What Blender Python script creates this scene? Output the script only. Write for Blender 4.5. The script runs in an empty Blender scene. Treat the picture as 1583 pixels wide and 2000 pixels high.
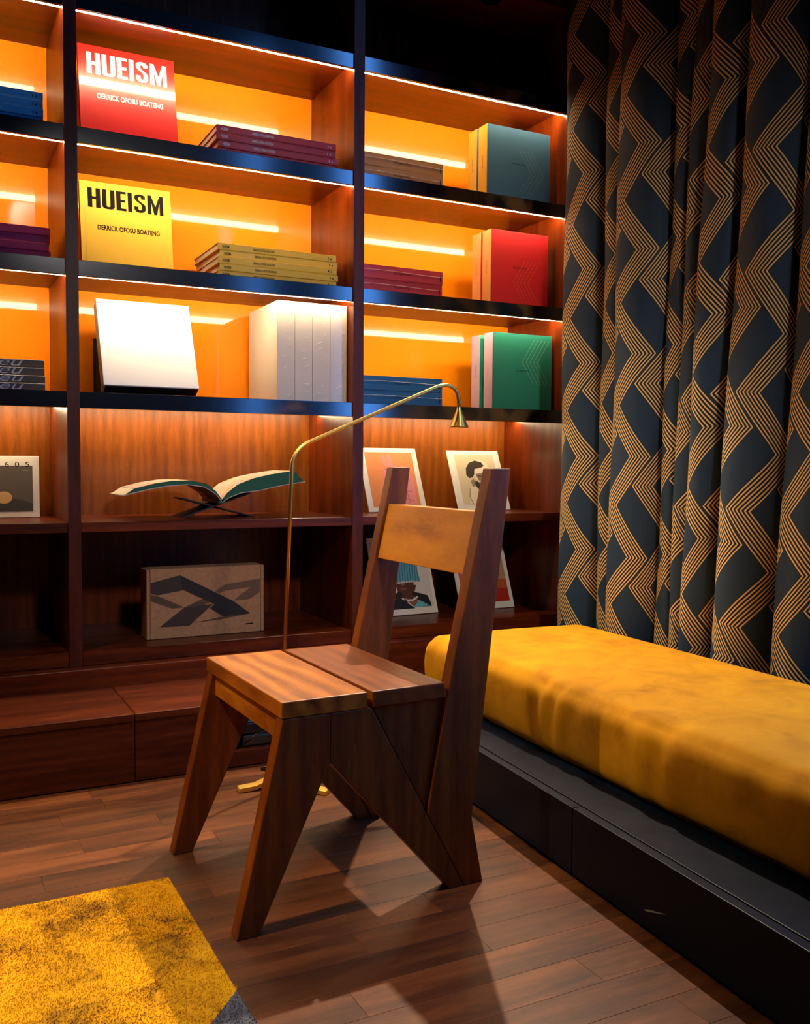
import bpy, bmesh, math, random
import numpy as np
from mathutils import Matrix, Vector
random.seed(7); np.random.seed(7)
SC = bpy.context.scene
COL = SC.collection

# ------------------------------------------------------------------ camera
CAM = Vector((-1.384, -3.0144, 0.88))
YAW, PITCH, ROLL, FPX = 0.4762, -0.0508, 0.007, 1844.0
fwd = Vector((math.sin(YAW)*math.cos(PITCH), math.cos(YAW)*math.cos(PITCH), math.sin(PITCH)))
r0 = Vector((math.cos(YAW), -math.sin(YAW), 0)); u0 = r0.cross(fwd)
rt = math.cos(ROLL)*r0 + math.sin(ROLL)*u0; up = -math.sin(ROLL)*r0 + math.cos(ROLL)*u0
cd = bpy.data.cameras.new('camera'); cam = bpy.data.objects.new('camera', cd); COL.objects.link(cam)
cd.sensor_fit = 'HORIZONTAL'; cd.sensor_width = 36.0; cd.lens = 36.0*FPX/1583.0; cd.clip_start = 0.02
cam.matrix_world = Matrix(((rt.x, up.x, -fwd.x, CAM.x), (rt.y, up.y, -fwd.y, CAM.y), (rt.z, up.z, -fwd.z, CAM.z), (0, 0, 0, 1)))
SC.camera = cam
# ------------------------------------------------------------------ world, exposure, room lights
w = bpy.data.worlds.new('world'); SC.world = w; w.use_nodes = True
w.node_tree.nodes['Background'].inputs[0].default_value = (0.05, 0.07, 0.12, 1)
w.node_tree.nodes['Background'].inputs[1].default_value = 0.05
SC.view_settings.view_transform = 'Standard'; SC.view_settings.look = 'None'
SC.view_settings.exposure = 0.0; SC.view_settings.gamma = 1.0; SC.view_settings.use_curve_mapping = False
SC.cycles.use_denoising = True; SC.cycles.max_bounces = 4; SC.cycles.diffuse_bounces = 4; SC.cycles.glossy_bounces = 3; SC.cycles.caustics_reflective = False; SC.cycles.caustics_refractive = False
SC.cycles.sample_clamp_indirect = 6.0; SC.cycles.use_adaptive_sampling = True; SC.cycles.adaptive_threshold = 0.04

def spot(name, loc, target, energy, color, angle, blend, radius):
    l = bpy.data.lights.new(name, 'SPOT'); l.energy = energy; l.color = color
    l.spot_size = math.radians(angle); l.spot_blend = blend; l.shadow_soft_size = radius
    o = bpy.data.objects.new(name, l); COL.objects.link(o); o.location = loc
    o.rotation_euler = (Vector(target)-Vector(loc)).to_track_quat('-Z', 'Y').to_euler()
    return o
LED = 76.0
SPOTS = [((0.45, -0.10, 2.56), (-0.35, -1.20, 0.0), 330.0, (1.0, 0.82, 0.60), 54, 0.5, 0.018),
         ((-2.55, -1.50, 3.50), (-0.95, -1.05, 0.10), 400.0, (1.0, 0.74, 0.38), 40, 1.0, 0.028),
         ((-1.20, -0.45, 2.65), (0.32, -0.72, 0.40), 130.0, (1.0, 0.84, 0.60), 48, 0.9, 0.03),  # added unseen fill spot, brightens the cushion and the curtain
         ((-0.55, -4.30, 2.80), (0.05, 0.0, 0.95), 240.0, (1.0, 0.90, 0.80), 34, 0.8, 0.16)]
for i, (l, t, e, c, a, b, r) in enumerate(SPOTS):
    spot('spot_light', l, t, e, c, a, b, r)
WINDOW_BLUE = 4.8

# ------------------------------------------------------------------ mesh helpers
def srgb(r, g, b):
    f = lambda c: c/12.92 if c <= 0.04045 else ((c+0.055)/1.055)**2.4
    return (f(r/255), f(g/255), f(b/255))

class MB:
    def __init__(s): s.v = []; s.f = []; s.m = []
    def add(s, vs, fs, mi=0):
        o = len(s.v); s.v += [tuple(p) for p in vs]
        for f in fs: s.f.append(tuple(i+o for i in f)); s.m.append(mi)
        return s
    def box(s, x0, x1, y0, y1, z0, z1, mi=0):
        return s.add([(x0,y0,z0),(x1,y0,z0),(x1,y1,z0),(x0,y1,z0),(x0,y0,z1),(x1,y0,z1),(x1,y1,z1),(x0,y1,z1)],
                     [(0,3,2,1),(4,5,6,7),(0,1,5,4),(1,2,6,5),(2,3,7,6),(3,0,4,7)], mi)
    def prism(s, poly, a, b, axis='y', mi=0):
        """extrude a 2D outline between a and b along an axis"""
        mk = {'y': lambda p, t: (p[0], t, p[1]), 'x': lambda p, t: (t, p[0], p[1]), 'z': lambda p, t: (p[0], p[1], t)}[axis]
        n = len(poly); vs = [mk(p, a) for p in poly] + [mk(p, b) for p in poly]
        fs = [tuple(range(n)), tuple(range(2*n-1, n-1, -1))] + [(i, i+n, (i+1) % n+n, (i+1) % n) for i in range(n)]
        return s.add(vs, fs, mi)
    def poly(s, pts, mi=0): return s.add(pts, [tuple(range(len(pts)))], mi)
    def tube(s, path, r, n=12, closed=True):
        path = [Vector(p) for p in path]; k = len(path); vs = []; prev = None
        for i, p in enumerate(path):
            t = (path[min(i+1, k-1)]-path[max(i-1, 0)]).normalized()
            a = prev if prev is not None else (Vector((0,1,0)) if abs(t.y) < 0.9 else Vector((1,0,0)))
            a = (a - t*a.dot(t)).normalized(); prev = a; b = t.cross(a)
            rr = r[i] if isinstance(r, (list, tuple)) else r
            vs += [p + a*math.cos(2*math.pi*j/n)*rr + b*math.sin(2*math.pi*j/n)*rr for j in range(n)]
        fs = [(i*n+j, i*n+(j+1) % n, (i+1)*n+(j+1) % n, (i+1)*n+j) for i in range(k-1) for j in range(n)]
        if closed: fs += [tuple(range(n-1, -1, -1)), tuple((k-1)*n+j for j in range(n))]
        return s.add(vs, fs)
    def build(s, name, mats, parent=None, bevel=0.0, seg=2, smooth=False):
        me = bpy.data.meshes.new(name); me.from_pydata(s.v, [], s.f)
        mats = mats if isinstance(mats, (list, tuple)) else [mats]
        for m in mats: me.materials.append(m)
        if len(mats) > 1: me.polygons.foreach_set('material_index', s.m)
        bm = bmesh.new(); bm.from_mesh(me)
        bmesh.ops.recalc_face_normals(bm, faces=bm.faces) if len(mats) == 1 else None
        if bevel > 0:
            ed = [e for e in bm.edges if len(e.link_faces) == 2 and e.calc_face_angle(0) > 0.3]
            bmesh.ops.bevel(bm, geom=ed, offset=bevel, offset_type='OFFSET', segments=seg, profile=0.5, affect='EDGES', clamp_overlap=True)
        bm.to_mesh(me); bm.free()
        if smooth: me.polygons.foreach_set('use_smooth', [True]*len(me.polygons))
        o = bpy.data.objects.new(name, me); COL.objects.link(o)
        if parent: o.parent = parent
        return o

def tag(o, label=None, cat=None, group=None, kind=None):
    for k, v in (('label', label), ('category', cat), ('group', group), ('kind', kind)):
        if v: o[k] = v
    return o
def thing(name, label, cat, loc=(0,0,0), rot=(0,0,0), group=None):
    o = bpy.data.objects.new(name, None); COL.objects.link(o); o.empty_display_size = 0.05
    o.location = loc; o.rotation_euler = rot
    return tag(o, label, cat, group)

# ------------------------------------------------------------------ materials
def mat(name, color=(0.5,0.5,0.5), rough=0.5, metal=0.0, coat=0.0, sheen=0.0, emit=None, spec=0.5, coat_rough=0.05):
    m = bpy.data.materials.new(name); m.use_nodes = True
    b = m.node_tree.nodes['Principled BSDF']
    b.inputs['Base Color'].default_value = (*color, 1); b.inputs['Roughness'].default_value = rough
    b.inputs['Metallic'].default_value = metal; b.inputs['Coat Weight'].default_value = coat
    b.inputs['Coat Roughness'].default_value = coat_rough
    b.inputs['Sheen Weight'].default_value = sheen; b.inputs['Specular IOR Level'].default_value = spec
    if emit:
        b.inputs['Emission Color'].default_value = (*emit[0], 1); b.inputs['Emission Strength'].default_value = emit[1]
    return m
class NT:
    def __init__(s, m): s.t = m.node_tree; s.b = s.t.nodes['Principled BSDF']
    def n(s, typ, **kw):
        x = s.t.nodes.new('ShaderNode'+typ)
        for k, v in kw.items(): setattr(x, k, v)
        return x
    def l(s, a, b): s.t.links.new(a, b)
    def val(s, sock, v):
        if hasattr(v, 'links'): s.l(v, sock)
        else: sock.default_value = v
    def math(s, op, a, b=0.0, clamp=False):
        x = s.n('Math', operation=op); x.use_clamp = clamp; s.val(x.inputs[0], a); s.val(x.inputs[1], b); return x.outputs[0]
    def mix(s, f, a, b, mode='MIX'):
        x = s.n('Mix', data_type='RGBA', blend_type=mode); s.val(x.inputs[0], f)
        for sk, v in ((x.inputs[6], a), (x.inputs[7], b)):
            if hasattr(v, 'links'): s.l(v, sk)
            else: sk.default_value = (*v, 1)
        return x.outputs[2]
    def ramp(s, fac, stops):
        x = s.n('ValToRGB'); s.l(fac, x.inputs[0]); e = x.color_ramp.elements
        while len(e) < len(stops): e.new(0.5)
        for el, (p, c) in zip(e, stops): el.position = p; el.color = (*c, 1)
        return x.outputs[0]
    def noise(s, vec, scale, detail=4, rough=0.55, dist=0.0):
        x = s.n('TexNoise'); s.l(vec, x.inputs['Vector']); x.inputs['Scale'].default_value = scale
        x.inputs['Detail'].default_value = detail; x.inputs['Roughness'].default_value = rough; x.inputs['Distortion'].default_value = dist
        return x.outputs['Fac']
    def coords(s, scale, randomize=True, kind='Object'):
        tc = s.n('TexCoord'); mp = s.n('Mapping'); s.l(tc.outputs[kind], mp.inputs[0]); mp.inputs['Scale'].default_value = scale
        if not randomize: return mp.outputs[0]
        oi = s.n('ObjectInfo'); mu = s.n('VectorMath', operation='SCALE'); mu.inputs[0].default_value = (37.0, 53.0, 71.0)
        s.l(oi.outputs['Random'], mu.inputs['Scale']); ad = s.n('VectorMath', operation='ADD')
        s.l(mp.outputs[0], ad.inputs[0]); s.l(mu.outputs[0], ad.inputs[1]); return ad.outputs[0]
    def bump(s, h, strength=0.1, dist=0.002):
        x = s.n('Bump'); x.inputs['Strength'].default_value = strength; x.inputs['Distance'].default_value = dist
        s.l(h, x.inputs['Height']); s.l(x.outputs[0], s.b.inputs['Normal'])

def wood(name, dark, mid, light, axis='x', scale=9.0, rough=0.35, coat=0.0, vary=0.0, stretch=9.0, figure=0.0, bump=0.06):
    m = mat(name, mid, rough, coat=coat, coat_rough=0.12, spec=0.3); t = NT(m)
    sc = {'x': (1/stretch*4, 4, 4), 'y': (4, 1/stretch*4, 4), 'z': (4, 4, 1/stretch*4)}[axis]
    co = t.coords(sc)
    big = t.noise(co, scale*0.35, 3, 0.5, 0.9)
    fine = t.noise(co, scale*2.2, 6, 0.65, 0.6)
    pore = t.noise(co, scale*12.0, 3, 0.6, 0.2)
    wv = t.n('TexWave', wave_type='BANDS', bands_direction={'x': 'Z', 'y': 'X', 'z': 'X'}[axis])
    t.l(co, wv.inputs['Vector']); wv.inputs['Scale'].default_value = scale*0.22
    wv.inputs['Distortion'].default_value = 14.0; wv.inputs['Detail'].default_value = 3.0; wv.inputs['Detail Scale'].default_value = 0.8
    f = t.math('ADD', t.math('MULTIPLY', big, 0.45), t.math('MULTIPLY', fine, 0.42))
    f = t.math('ADD', f, t.math('MULTIPLY', t.math('SUBTRACT', wv.outputs['Fac'], 0.5), 0.10+figure))
    f = t.math('ADD', f, t.math('MULTIPLY', t.math('SUBTRACT', pore, 0.5), 0.16))
    c = t.ramp(f, [(0.24, dark), (0.45, mid), (0.66, light)])
    if vary:
        oi = t.n('ObjectInfo'); mr = t.n('MapRange'); t.l(oi.outputs['Random'], mr.inputs[0])
        mr.inputs[3].default_value = 1-vary; mr.inputs[4].default_value = 1+vary*0.8
        hs = t.n('HueSaturation'); t.l(mr.outputs[0], hs.inputs['Value']); t.l(c, hs.inputs['Color']); c = hs.outputs[0]
    t.l(c, t.b.inputs['Base Color'])
    rr = t.n('MapRange'); t.l(fine, rr.inputs[0]); rr.inputs[3].default_value = rough*0.85; rr.inputs[4].default_value = rough*1.25
    t.l(rr.outputs[0], t.b.inputs['Roughness'])
    if bump > 0.5: t.bump(pore, bump, 0.001)
    return m

MAH = (srgb(56,17,2), srgb(100,36,5), srgb(132,54,9))
M = {}
for ax in 'xyz': M['mah_'+ax] = wood('mahogany_'+ax, *MAH, axis=ax, scale=9, rough=0.34, coat=0.06)
M['mah_front'] = wood('mahogany_edge', srgb(52,19,10), srgb(84,32,15), srgb(104,43,20), axis='z', scale=9, rough=0.38)
M['mah_plinth'] = wood('mahogany_plinth', srgb(54,20,8), srgb(84,34,14), srgb(112,50,20), axis='x', scale=12, rough=0.36)
M['veneer_back'] = wood('veneer_back', srgb(98,48,8), srgb(130,68,14), srgb(156,88,22), axis='z', scale=9, rough=0.38, coat=0.04)
WAL = (srgb(82,34,5), srgb(118,56,11), srgb(150,78,18))
for ax in 'xyz': M['wal_'+ax] = wood('walnut_'+ax, *WAL, axis=ax, scale=8, rough=0.42, figure=0.0, stretch=8)
M['wal_seat'] = wood('walnut_seat', srgb(104,50,8), srgb(164,90,18), srgb(200,124,34), axis='y', scale=6, rough=0.40, figure=0.10, stretch=4)
M['wal_back'] = wood('walnut_backrest', srgb(112,60,6), srgb(172,102,12), srgb(196,124,22), axis='y', scale=5, rough=0.40, figure=0.16, stretch=3.2)
M['plank'] = wood('floor_walnut', srgb(54,26,13), srgb(94,50,24), srgb(126,72,35), axis='x', scale=8, rough=0.44, coat=0.0, vary=0.34, stretch=7, figure=0.04)

def orange_panel():
    m = mat('orange_lacquer', (0.92, 0.255, 0.0), 0.6, coat=0.55, coat_rough=0.045, spec=0.1); t = NT(m)
    co = t.coords((1,1,1)); t.bump(t.noise(co, 160, 2), 0.02, 0.0006)
    return m
M['orange'] = orange_panel()
def steel():
    m = mat('brushed_dark_steel', srgb(112,112,118), 0.26, metal=1.0); t = NT(m)
    co = t.coords((2, 60, 400)); n = t.noise(co, 6, 2)
    r = t.n('MapRange'); t.l(n, r.inputs[0]); r.inputs[3].default_value = 0.10; r.inputs[4].default_value = 0.17
    t.l(r.outputs[0], t.b.inputs['Roughness']); return m
M['steel'] = steel()
M['led'] = mat('led_diffuser', (1, 0.9, 0.7), 0.5, emit=((1.0, 0.78, 0.46), LED))
M['brass'] = mat('brushed_brass', srgb(214,170,88), 0.30, metal=1.0)
M['satin_brass'] = mat('satin_brass', srgb(226,178,80), 0.45, metal=0.7)
M['lampglow'] = mat('lamp_bulb', (1,0.9,0.7), 0.5, emit=((1.0,0.72,0.36), 14.0))
def lacquer():
    m = mat('navy_lacquer', srgb(9,13,22), 0.45, spec=0.16); t = NT(m)
    co = t.coords((1,1,1)); n = t.noise(co, 55, 5, 0.7)
    c = t.ramp(n, [(0.60, srgb(8,16,32)), (0.78, srgb(22,34,56))]); t.l(c, t.b.inputs['Base Color'])
    rr = t.n('MapRange'); t.l(t.noise(co, 9, 5, 0.7), rr.inputs[0]); rr.inputs[3].default_value = 0.34; rr.inputs[4].default_value = 0.55
    t.l(rr.outputs[0], t.b.inputs['Roughness']); return m
M['navy'] = lacquer()
M['navy_worn'] = mat('worn_edge', srgb(120,120,126), 0.4)
def velvet():
    m = mat('ochre_velvet', srgb(190,128,4), 0.85, sheen=0.15, spec=0.15); t = NT(m)
    t.b.inputs['Sheen Roughness'].default_value = 0.4; t.b.inputs['Sheen Tint'].default_value = (1.0, 0.72, 0.12, 1)
    co = t.coords((1,1,1)); n = t.noise(co, 9, 6, 0.65, 0.8); n2 = t.noise(co, 3.0, 4, 0.6, 0.5)
    f = t.math('ADD', t.math('MULTIPLY', n, 0.6), t.math('MULTIPLY', n2, 0.4))
    t.l(t.ramp(f, [(0.30, srgb(150,94,0)), (0.5, srgb(188,124,0)), (0.7, srgb(208,144,0))]), t.b.inputs['Base Color'])
    t.bump(t.noise(co, 420, 2), 0.15, 0.0008); return m
M['velvet'] = velvet()

def curtain_mat():
    m = mat('zigzag_curtain', srgb(18,36,52), 0.75); t = NT(m)
    t.b.inputs['Sheen Roughness'].default_value = 0.5
    tc = t.n('TexCoord'); sp = t.n('SeparateXYZ'); t.l(tc.outputs['UV'], sp.inputs[0])
    W, P = 0.285, 0.330; AMP, BW, NL = 0.46, 0.29, 7.0
    u = t.math('DIVIDE', sp.outputs[0], W); v = t.math('DIVIDE', sp.outputs[1], -P)
    def tri(ph):
        f = t.math('FRACT', t.math('ADD', v, ph)); return t.math('ABSOLUTE', t.math('SUBTRACT', t.math('MULTIPLY', f, 2.0), 1.0))
    def band(off, ph):
        s = t.math('FRACT', t.math('SUBTRACT', t.math('SUBTRACT', u, off), t.math('MULTIPLY', tri(ph), AMP)))
        inside = t.math('LESS_THAN', s, BW)
        k = t.math('FRACT', t.math('MULTIPLY', s, NL/BW))
        d = t.math('ABSOLUTE', t.math('SUBTRACT', k, 0.5))                 # 0 in the middle of a line
        line = t.n('MapRange'); t.l(d, line.inputs[0]); line.inputs[1].default_value = 0.16; line.inputs[2].default_value = 0.25
        line.inputs[3].default_value = 1.0; line.inputs[4].default_value = 0.0
        return inside, line.outputs[0]
    ia, la = band(0.0, 0.0); ib, lb = band(0.5, -0.21)
    inside = t.math('MAXIMUM', ia, ib)
    line = t.math('ADD', t.math('MULTIPLY', ia, la), t.math('MULTIPLY', t.math('SUBTRACT', 1.0, ia), t.math('MULTIPLY', ib, lb)))
    bg = t.mix(inside, srgb(16,46,74), srgb(4,6,10))
    col = t.mix(line, bg, srgb(236,198,140))
    t.l(col, t.b.inputs['Base Color'])
    co = t.coords((1,1,1), kind='UV'); wv = t.noise(co, 900, 2)
    t.bump(t.math('ADD', wv, t.math('MULTIPLY', line, 0.8)), 0.25, 0.0006)
    return m
M['curtain'] = curtain_mat()
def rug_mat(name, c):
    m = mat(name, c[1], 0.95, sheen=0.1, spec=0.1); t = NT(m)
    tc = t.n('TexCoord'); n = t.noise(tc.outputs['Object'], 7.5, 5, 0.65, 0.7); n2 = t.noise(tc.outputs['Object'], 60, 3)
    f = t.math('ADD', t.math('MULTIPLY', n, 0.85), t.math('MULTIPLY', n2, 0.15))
    t.l(t.ramp(f, [(0.34, c[0]), (0.48, c[1]), (0.64, c[2])]), t.b.inputs['Base Color']); return m  # dark blotches paint the pile's soft shading into its colour
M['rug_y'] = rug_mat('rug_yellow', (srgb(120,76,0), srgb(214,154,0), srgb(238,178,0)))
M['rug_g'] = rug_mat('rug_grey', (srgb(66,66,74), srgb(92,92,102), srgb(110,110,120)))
M['plaster'] = mat('dark_plaster', srgb(84,68,56), 0.85)
M['ceiling'] = mat('ceiling_paint', srgb(70,58,50), 0.9)
M['pane'] = mat('dusk_glass', (0.02,0.05,0.1), 0.1, emit=((0.10, 0.36, 1.0), WINDOW_BLUE))
M['frame_dark'] = mat('window_frame_paint', srgb(24,22,22), 0.5)
M['black'] = mat('black_plastic', srgb(14,14,15), 0.35)
M['matt_black'] = mat('matt_black_board', srgb(16,14,13), 0.6)
M['page'] = mat('page_paper', srgb(236,226,206), 0.8)
M['white'] = mat('white_card', srgb(246,240,228), 0.55)
M['ink'] = mat('black_ink', srgb(20,18,16), 0.8, spec=0.1)
M['pale_ink'] = mat('pale_blue_ink', srgb(205,224,228), 0.4)

# ------------------------------------------------------------------ the room
XR = 0.92; XL = -3.2; YB = 0.55; YF = -5.2; ZC = 4.20
def struct(name, mb, m, parent=None, bevel=0.0):
    o = mb.build(name, m, parent, bevel)
    if not parent: tag(o, kind='structure')
    return o
floor = struct('floor', MB().box(XL, XR, YF, YB, -0.10, -0.012), M['matt_black'])
# floor planks, one object each, sharing a few meshes
PW = 0.086
pm = {}
def plank_mesh(L):
    if L not in pm:
        b = MB().box(0, L-0.0004, 0, PW-0.0004, -0.012, 0.0)
        o = b.build('plank', M['plank'], floor, bevel=0.0004, seg=1); pm[L] = o.data; COL.objects.unlink(o); bpy.data.objects.remove(o)
    return pm[L]
rows = int(round((-0.40 - (-3.42))/PW)); rnd = random.Random(3)
for i in range(rows):
    y = -0.402 - (i+1)*PW; x = -2.05 - rnd.random()*0.6
    while x < -0.06:
        L = rnd.choice([0.42, 0.54, 0.66, 0.78])
        o = bpy.data.objects.new('plank', plank_mesh(L)); COL.objects.link(o); o.parent = floor; o.location = (x, y, 0)
        x += L
struct('wall_back', MB().box(XL, XR+0.1, YB, YB+0.1, 0, ZC), M['plaster'])
struct('wall_left', MB().box(XL-0.1, XL, YF, YB, 0, ZC), M['plaster'])
struct('wall_front', MB().box(XL, XR+0.1, YF-0.1, YF, 0, ZC), M['plaster'])
struct('ceiling', MB().box(XL-0.1, XR+0.1, YF-0.1, YB+0.1, ZC, ZC+0.08), M['ceiling'])
WINS = [(-2.45, -1.42), (-4.30, -3.80)]; WZ0, WZ1 = 0.55, 4.00
wr = MB(); ys = [YF, WINS[1][0], WINS[1][1], WINS[0][0], WINS[0][1], YB]
wr.box(XR, XR+0.1, YF, YB, 0, WZ0); wr.box(XR, XR+0.1, YF, YB, WZ1, ZC)
for a, b in ((0, 1), (2, 3), (4, 5)): wr.box(XR, XR+0.1, ys[a], ys[b], WZ0, WZ1)
struct('wall_right', wr, M['plaster'])
for k, (a, b) in enumerate(WINS):
    wn = bpy.data.objects.new('window_%d' % (k+1), None); COL.objects.link(wn); wn.location = (XR+0.05, (a+b)/2, WZ0); tag(wn, kind='structure')
    h = (b-a)/2; f = MB(); H = WZ1-WZ0; e = 0.04
    f.box(-0.03, 0.03, -h, -h+e, 0, H); f.box(-0.03, 0.03, h-e, h, 0, H); f.box(-0.03, 0.03, -h+e, h-e, 0, e)
    f.box(-0.03, 0.03, -h+e, h-e, H-e, H); f.box(-0.02, 0.02, -h+e, h-e, H*0.5-0.02, H*0.5+0.02)
    f.build('window_frame', M['frame_dark'], wn, 0.003)
    MB().box(-0.022, -0.016, -h+e, h-e, e, H*0.5-0.02).build('pane', M['pane'], wn)
    MB().box(-0.022, -0.016, -h+e, h-e, H*0.5+0.02, H-e).build('pane', M['pane'], wn)
# housings of the ceiling spotlights and the added fill spot, out of the picture
for k, (l, t, e, c, a, b, r) in enumerate(SPOTS):
    d = (Vector(t)-Vector(l)).normalized(); L = Vector(l)
    root = thing('ceiling_or_fill_spotlight', ['black ceiling spotlight above the bench end by the curtain', 'black ceiling spotlight left of the chair above the rug', 'added unseen fill spotlight turned towards the curtain', 'black ceiling spotlight far in front of the bookcase'][k], 'spotlight', (l[0], l[1], ZC))
    R = Vector((l[0], l[1], ZC))
    q = [L - d*0.02 - R, L - d*0.14 - R]
    n = 20; a1 = d.orthogonal().normalized(); b1 = d.cross(a1); mb = MB()
    vs = []
    for p, rr in ((L+d*0.03-R, 0.042), (q[1], 0.042), (q[1], 0.0)):
        vs += [p + a1*math.cos(2*math.pi*j/n)*rr + b1*math.sin(2*math.pi*j/n)*rr for j in range(n)]
    mb.add(vs, [(i*n+j, i*n+(j+1) % n, (i+1)*n+(j+1) % n, (i+1)*n+j) for i in range(2) for j in range(n)])
    mb.build('housing', M['black'], root)
    MB().tube([(0,0,0), (L-d*0.10-R)*0.8+Vector((0,0,0)), L-d*0.13-R], 0.008).build('stem', M['black'], root)

# ------------------------------------------------------------------ bookcase
ZL = [2.228, 1.835, 1.440, 1.043]; ZT = [2.276, 1.883, 1.488, 1.092]
ZTE, ZBE = 0.694, 0.664; ZTF = 0.296; ZTOP = 2.615
UX = [(-1.925, -1.888), (-0.982, -0.945), (-0.039, 0.0), (0.857, 0.895)]
BAYS = [(UX[i][1], UX[i+1][0]) for i in range(3)]
BY, BD, BE = 0.388, 0.405, 0.50
bc = thing('bookcase', 'tall built-in mahogany bookcase with lit shelves and orange back panels', 'bookcase', (-0.5, 0, 0))
ox = 0.5
for x0, x1 in UX:
    MB().box(x0+ox, x1+ox, -0.006, BE+0.03, 0.252, 2.79).build('upright', M['mah_z'], bc, 0.0015, 1)
    MB().box(x0+ox, x1+ox, -0.009, -0.0062, 0.252, 2.79).build('upright_lipping', M['mah_front'], bc)
BAYN = ['left', 'middle', 'right']
for bi, (x0, x1) in enumerate(BAYS):
    a, b = x0+ox+0.0004, x1+ox-0.0004
    for k in range(4):
        back = BD if k == 3 else BY
        s = MB().box(a, b, 0.012, BY-0.0005, ZL[k]+0.022, ZT[k]-0.0005).build('shelf', M['mah_x'], bc, 0.0008, 1)
        MB().box(a, b, -0.003, 0.0116, ZL[k], ZT[k]).build('metal_edge', M['steel'], s, 0.0012, 2)['label'] = 'brushed dark steel shelf edge'
        yl, zl = ((0.013, 0.0012) if k < 3 else (0.300, 0.0165))
        MB().box(a+0.002, b-0.002, yl, yl+(0.010 if k < 3 else 0.014), ZL[k]+zl, ZL[k]+0.0218).build('light_strip', M['led'], s)['label'] = 'glowing warm light strip'
    for k in range(3):
        zlo, zhi = ZT[k+1], ZL[k]+0.022
        MB().box(a, b, BY, BY+0.010, zlo, zhi).build('back_panel', M['orange'], bc)['label'] = 'glossy orange back panel'
    MB().box(a, b, BD, BD+0.010, ZTE, ZL[3]+0.022).build('back_panel', M['veneer_back'], bc)
    MB().box(a, b, BY, BY+0.010, ZT[0], ZTOP).build('back_panel', M['mah_z'], bc)
    MB().box(a, b, BE, BE+0.010, ZTF, ZBE).build('back_panel', M['mah_z'], bc)
    MB().box(a, b, -0.004, BE-0.001, ZBE, ZTE).build('shelf', M['mah_x'], bc, 0.0015, 1)
    MB().box(a, b, -0.004, BE-0.001, 0.2525, ZTF).build('shelf', M['mah_x'], bc, 0.0015, 1)
    MB().box(a, b, -0.004, BY+0.01, ZTOP, ZTOP+0.03).build('shelf', M['mah_x'], bc, 0.0015, 1)
bx = MB().box(-1.925+ox, 0.895+ox, -0.055, BE+0.03, 0.0, 0.2515).build('base', M['mah_x'], bc, 0.003, 2)

# step plinth in front of the bookcase
PX1 = -0.075
pl = thing('step_plinth', 'low mahogany step running along the foot of the bookcase', 'step', (-0.9, -0.4, 0))
po = 0.9
def P(x0, x1, y0, y1, z0, z1, name, m, bev=0.0012):
    return MB().box(x0+po, x1+po, y0+0.4, y1+0.4, z0, z1).build(name, m, pl, bev, 1)
for x0, x1 in ((-2.6, -0.8665), (-0.8645, PX1)): P(x0, x1, -0.400, -0.056, 0.168, 0.190, 'top_board', M['mah_plinth'], 0.002)
for x0, x1 in ((-2.6, -1.75), (-1.748, -0.8665), (-0.8645, -0.600), (-0.37, PX1)):
    P(x0, x1, -0.397, -0.379, 0.0, 0.1675, 'front_panel', M['mah_plinth'])
P(-0.5995, -0.3705, -0.397, -0.379, 0.0, 0.046, 'kick_rail', M['mah_plinth'])
P(-0.5995, -0.3705, -0.378, -0.20, 0.030, 0.045, 'niche_floor', M['mah_plinth'])
P(-0.62, -0.35, -0.199, -0.18, 0.0, 0.167, 'niche_back', M['mah_plinth'])
MB().tube([(-0.842+po, -0.3965+0.4, 0.176), (-0.842+po, -0.4015+0.4, 0.176)], 0.0022, 10).build('pin', M['steel'], pl)

# ------------------------------------------------------------------ bench, cushion
BROT = math.radians(-4.15)
bn = thing('window_bench', 'low navy lacquered bench under the ochre cushion along the curtain', 'bench', (-0.088, -0.402, 0), (0, 0, BROT))
BZ = 0.155; BL = 2.62; BWD = 0.90
MB().box(0.020, BWD-0.0, -BL, -0.0, BZ-0.022, BZ-0.003).build('top_board', M['navy'], bn, 0.0015, 2)
MB().box(0.026, BWD-0.02, -BL, -0.0, BZ-0.003, BZ).build('seat_deck', M['navy'], bn, 0.0015, 2)
for a, b in ((0, 1.03), (1.0325, 1.9), (1.9025, BL)):
    s = MB().box(0.0, 0.019, -b, -a, 0.012, BZ-0.0005).build('front_panel', M['navy'], bn, 0.0016, 2)
MB().box(0.021, BWD-0.02, -BL, -0.0, 0.0, BZ-0.023).build('carcass', M['matt_black'], bn)
MB().add([(0,0,0),(0,0.002,0.0005),(0,0.052,-0.013),(0,0.065,-0.020),(0,0.050,-0.017)], [(0,1,2,3,4)]).build('scratch', M['navy_worn'], bn).location = (-0.0005, -1.34, 0.062)

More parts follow.
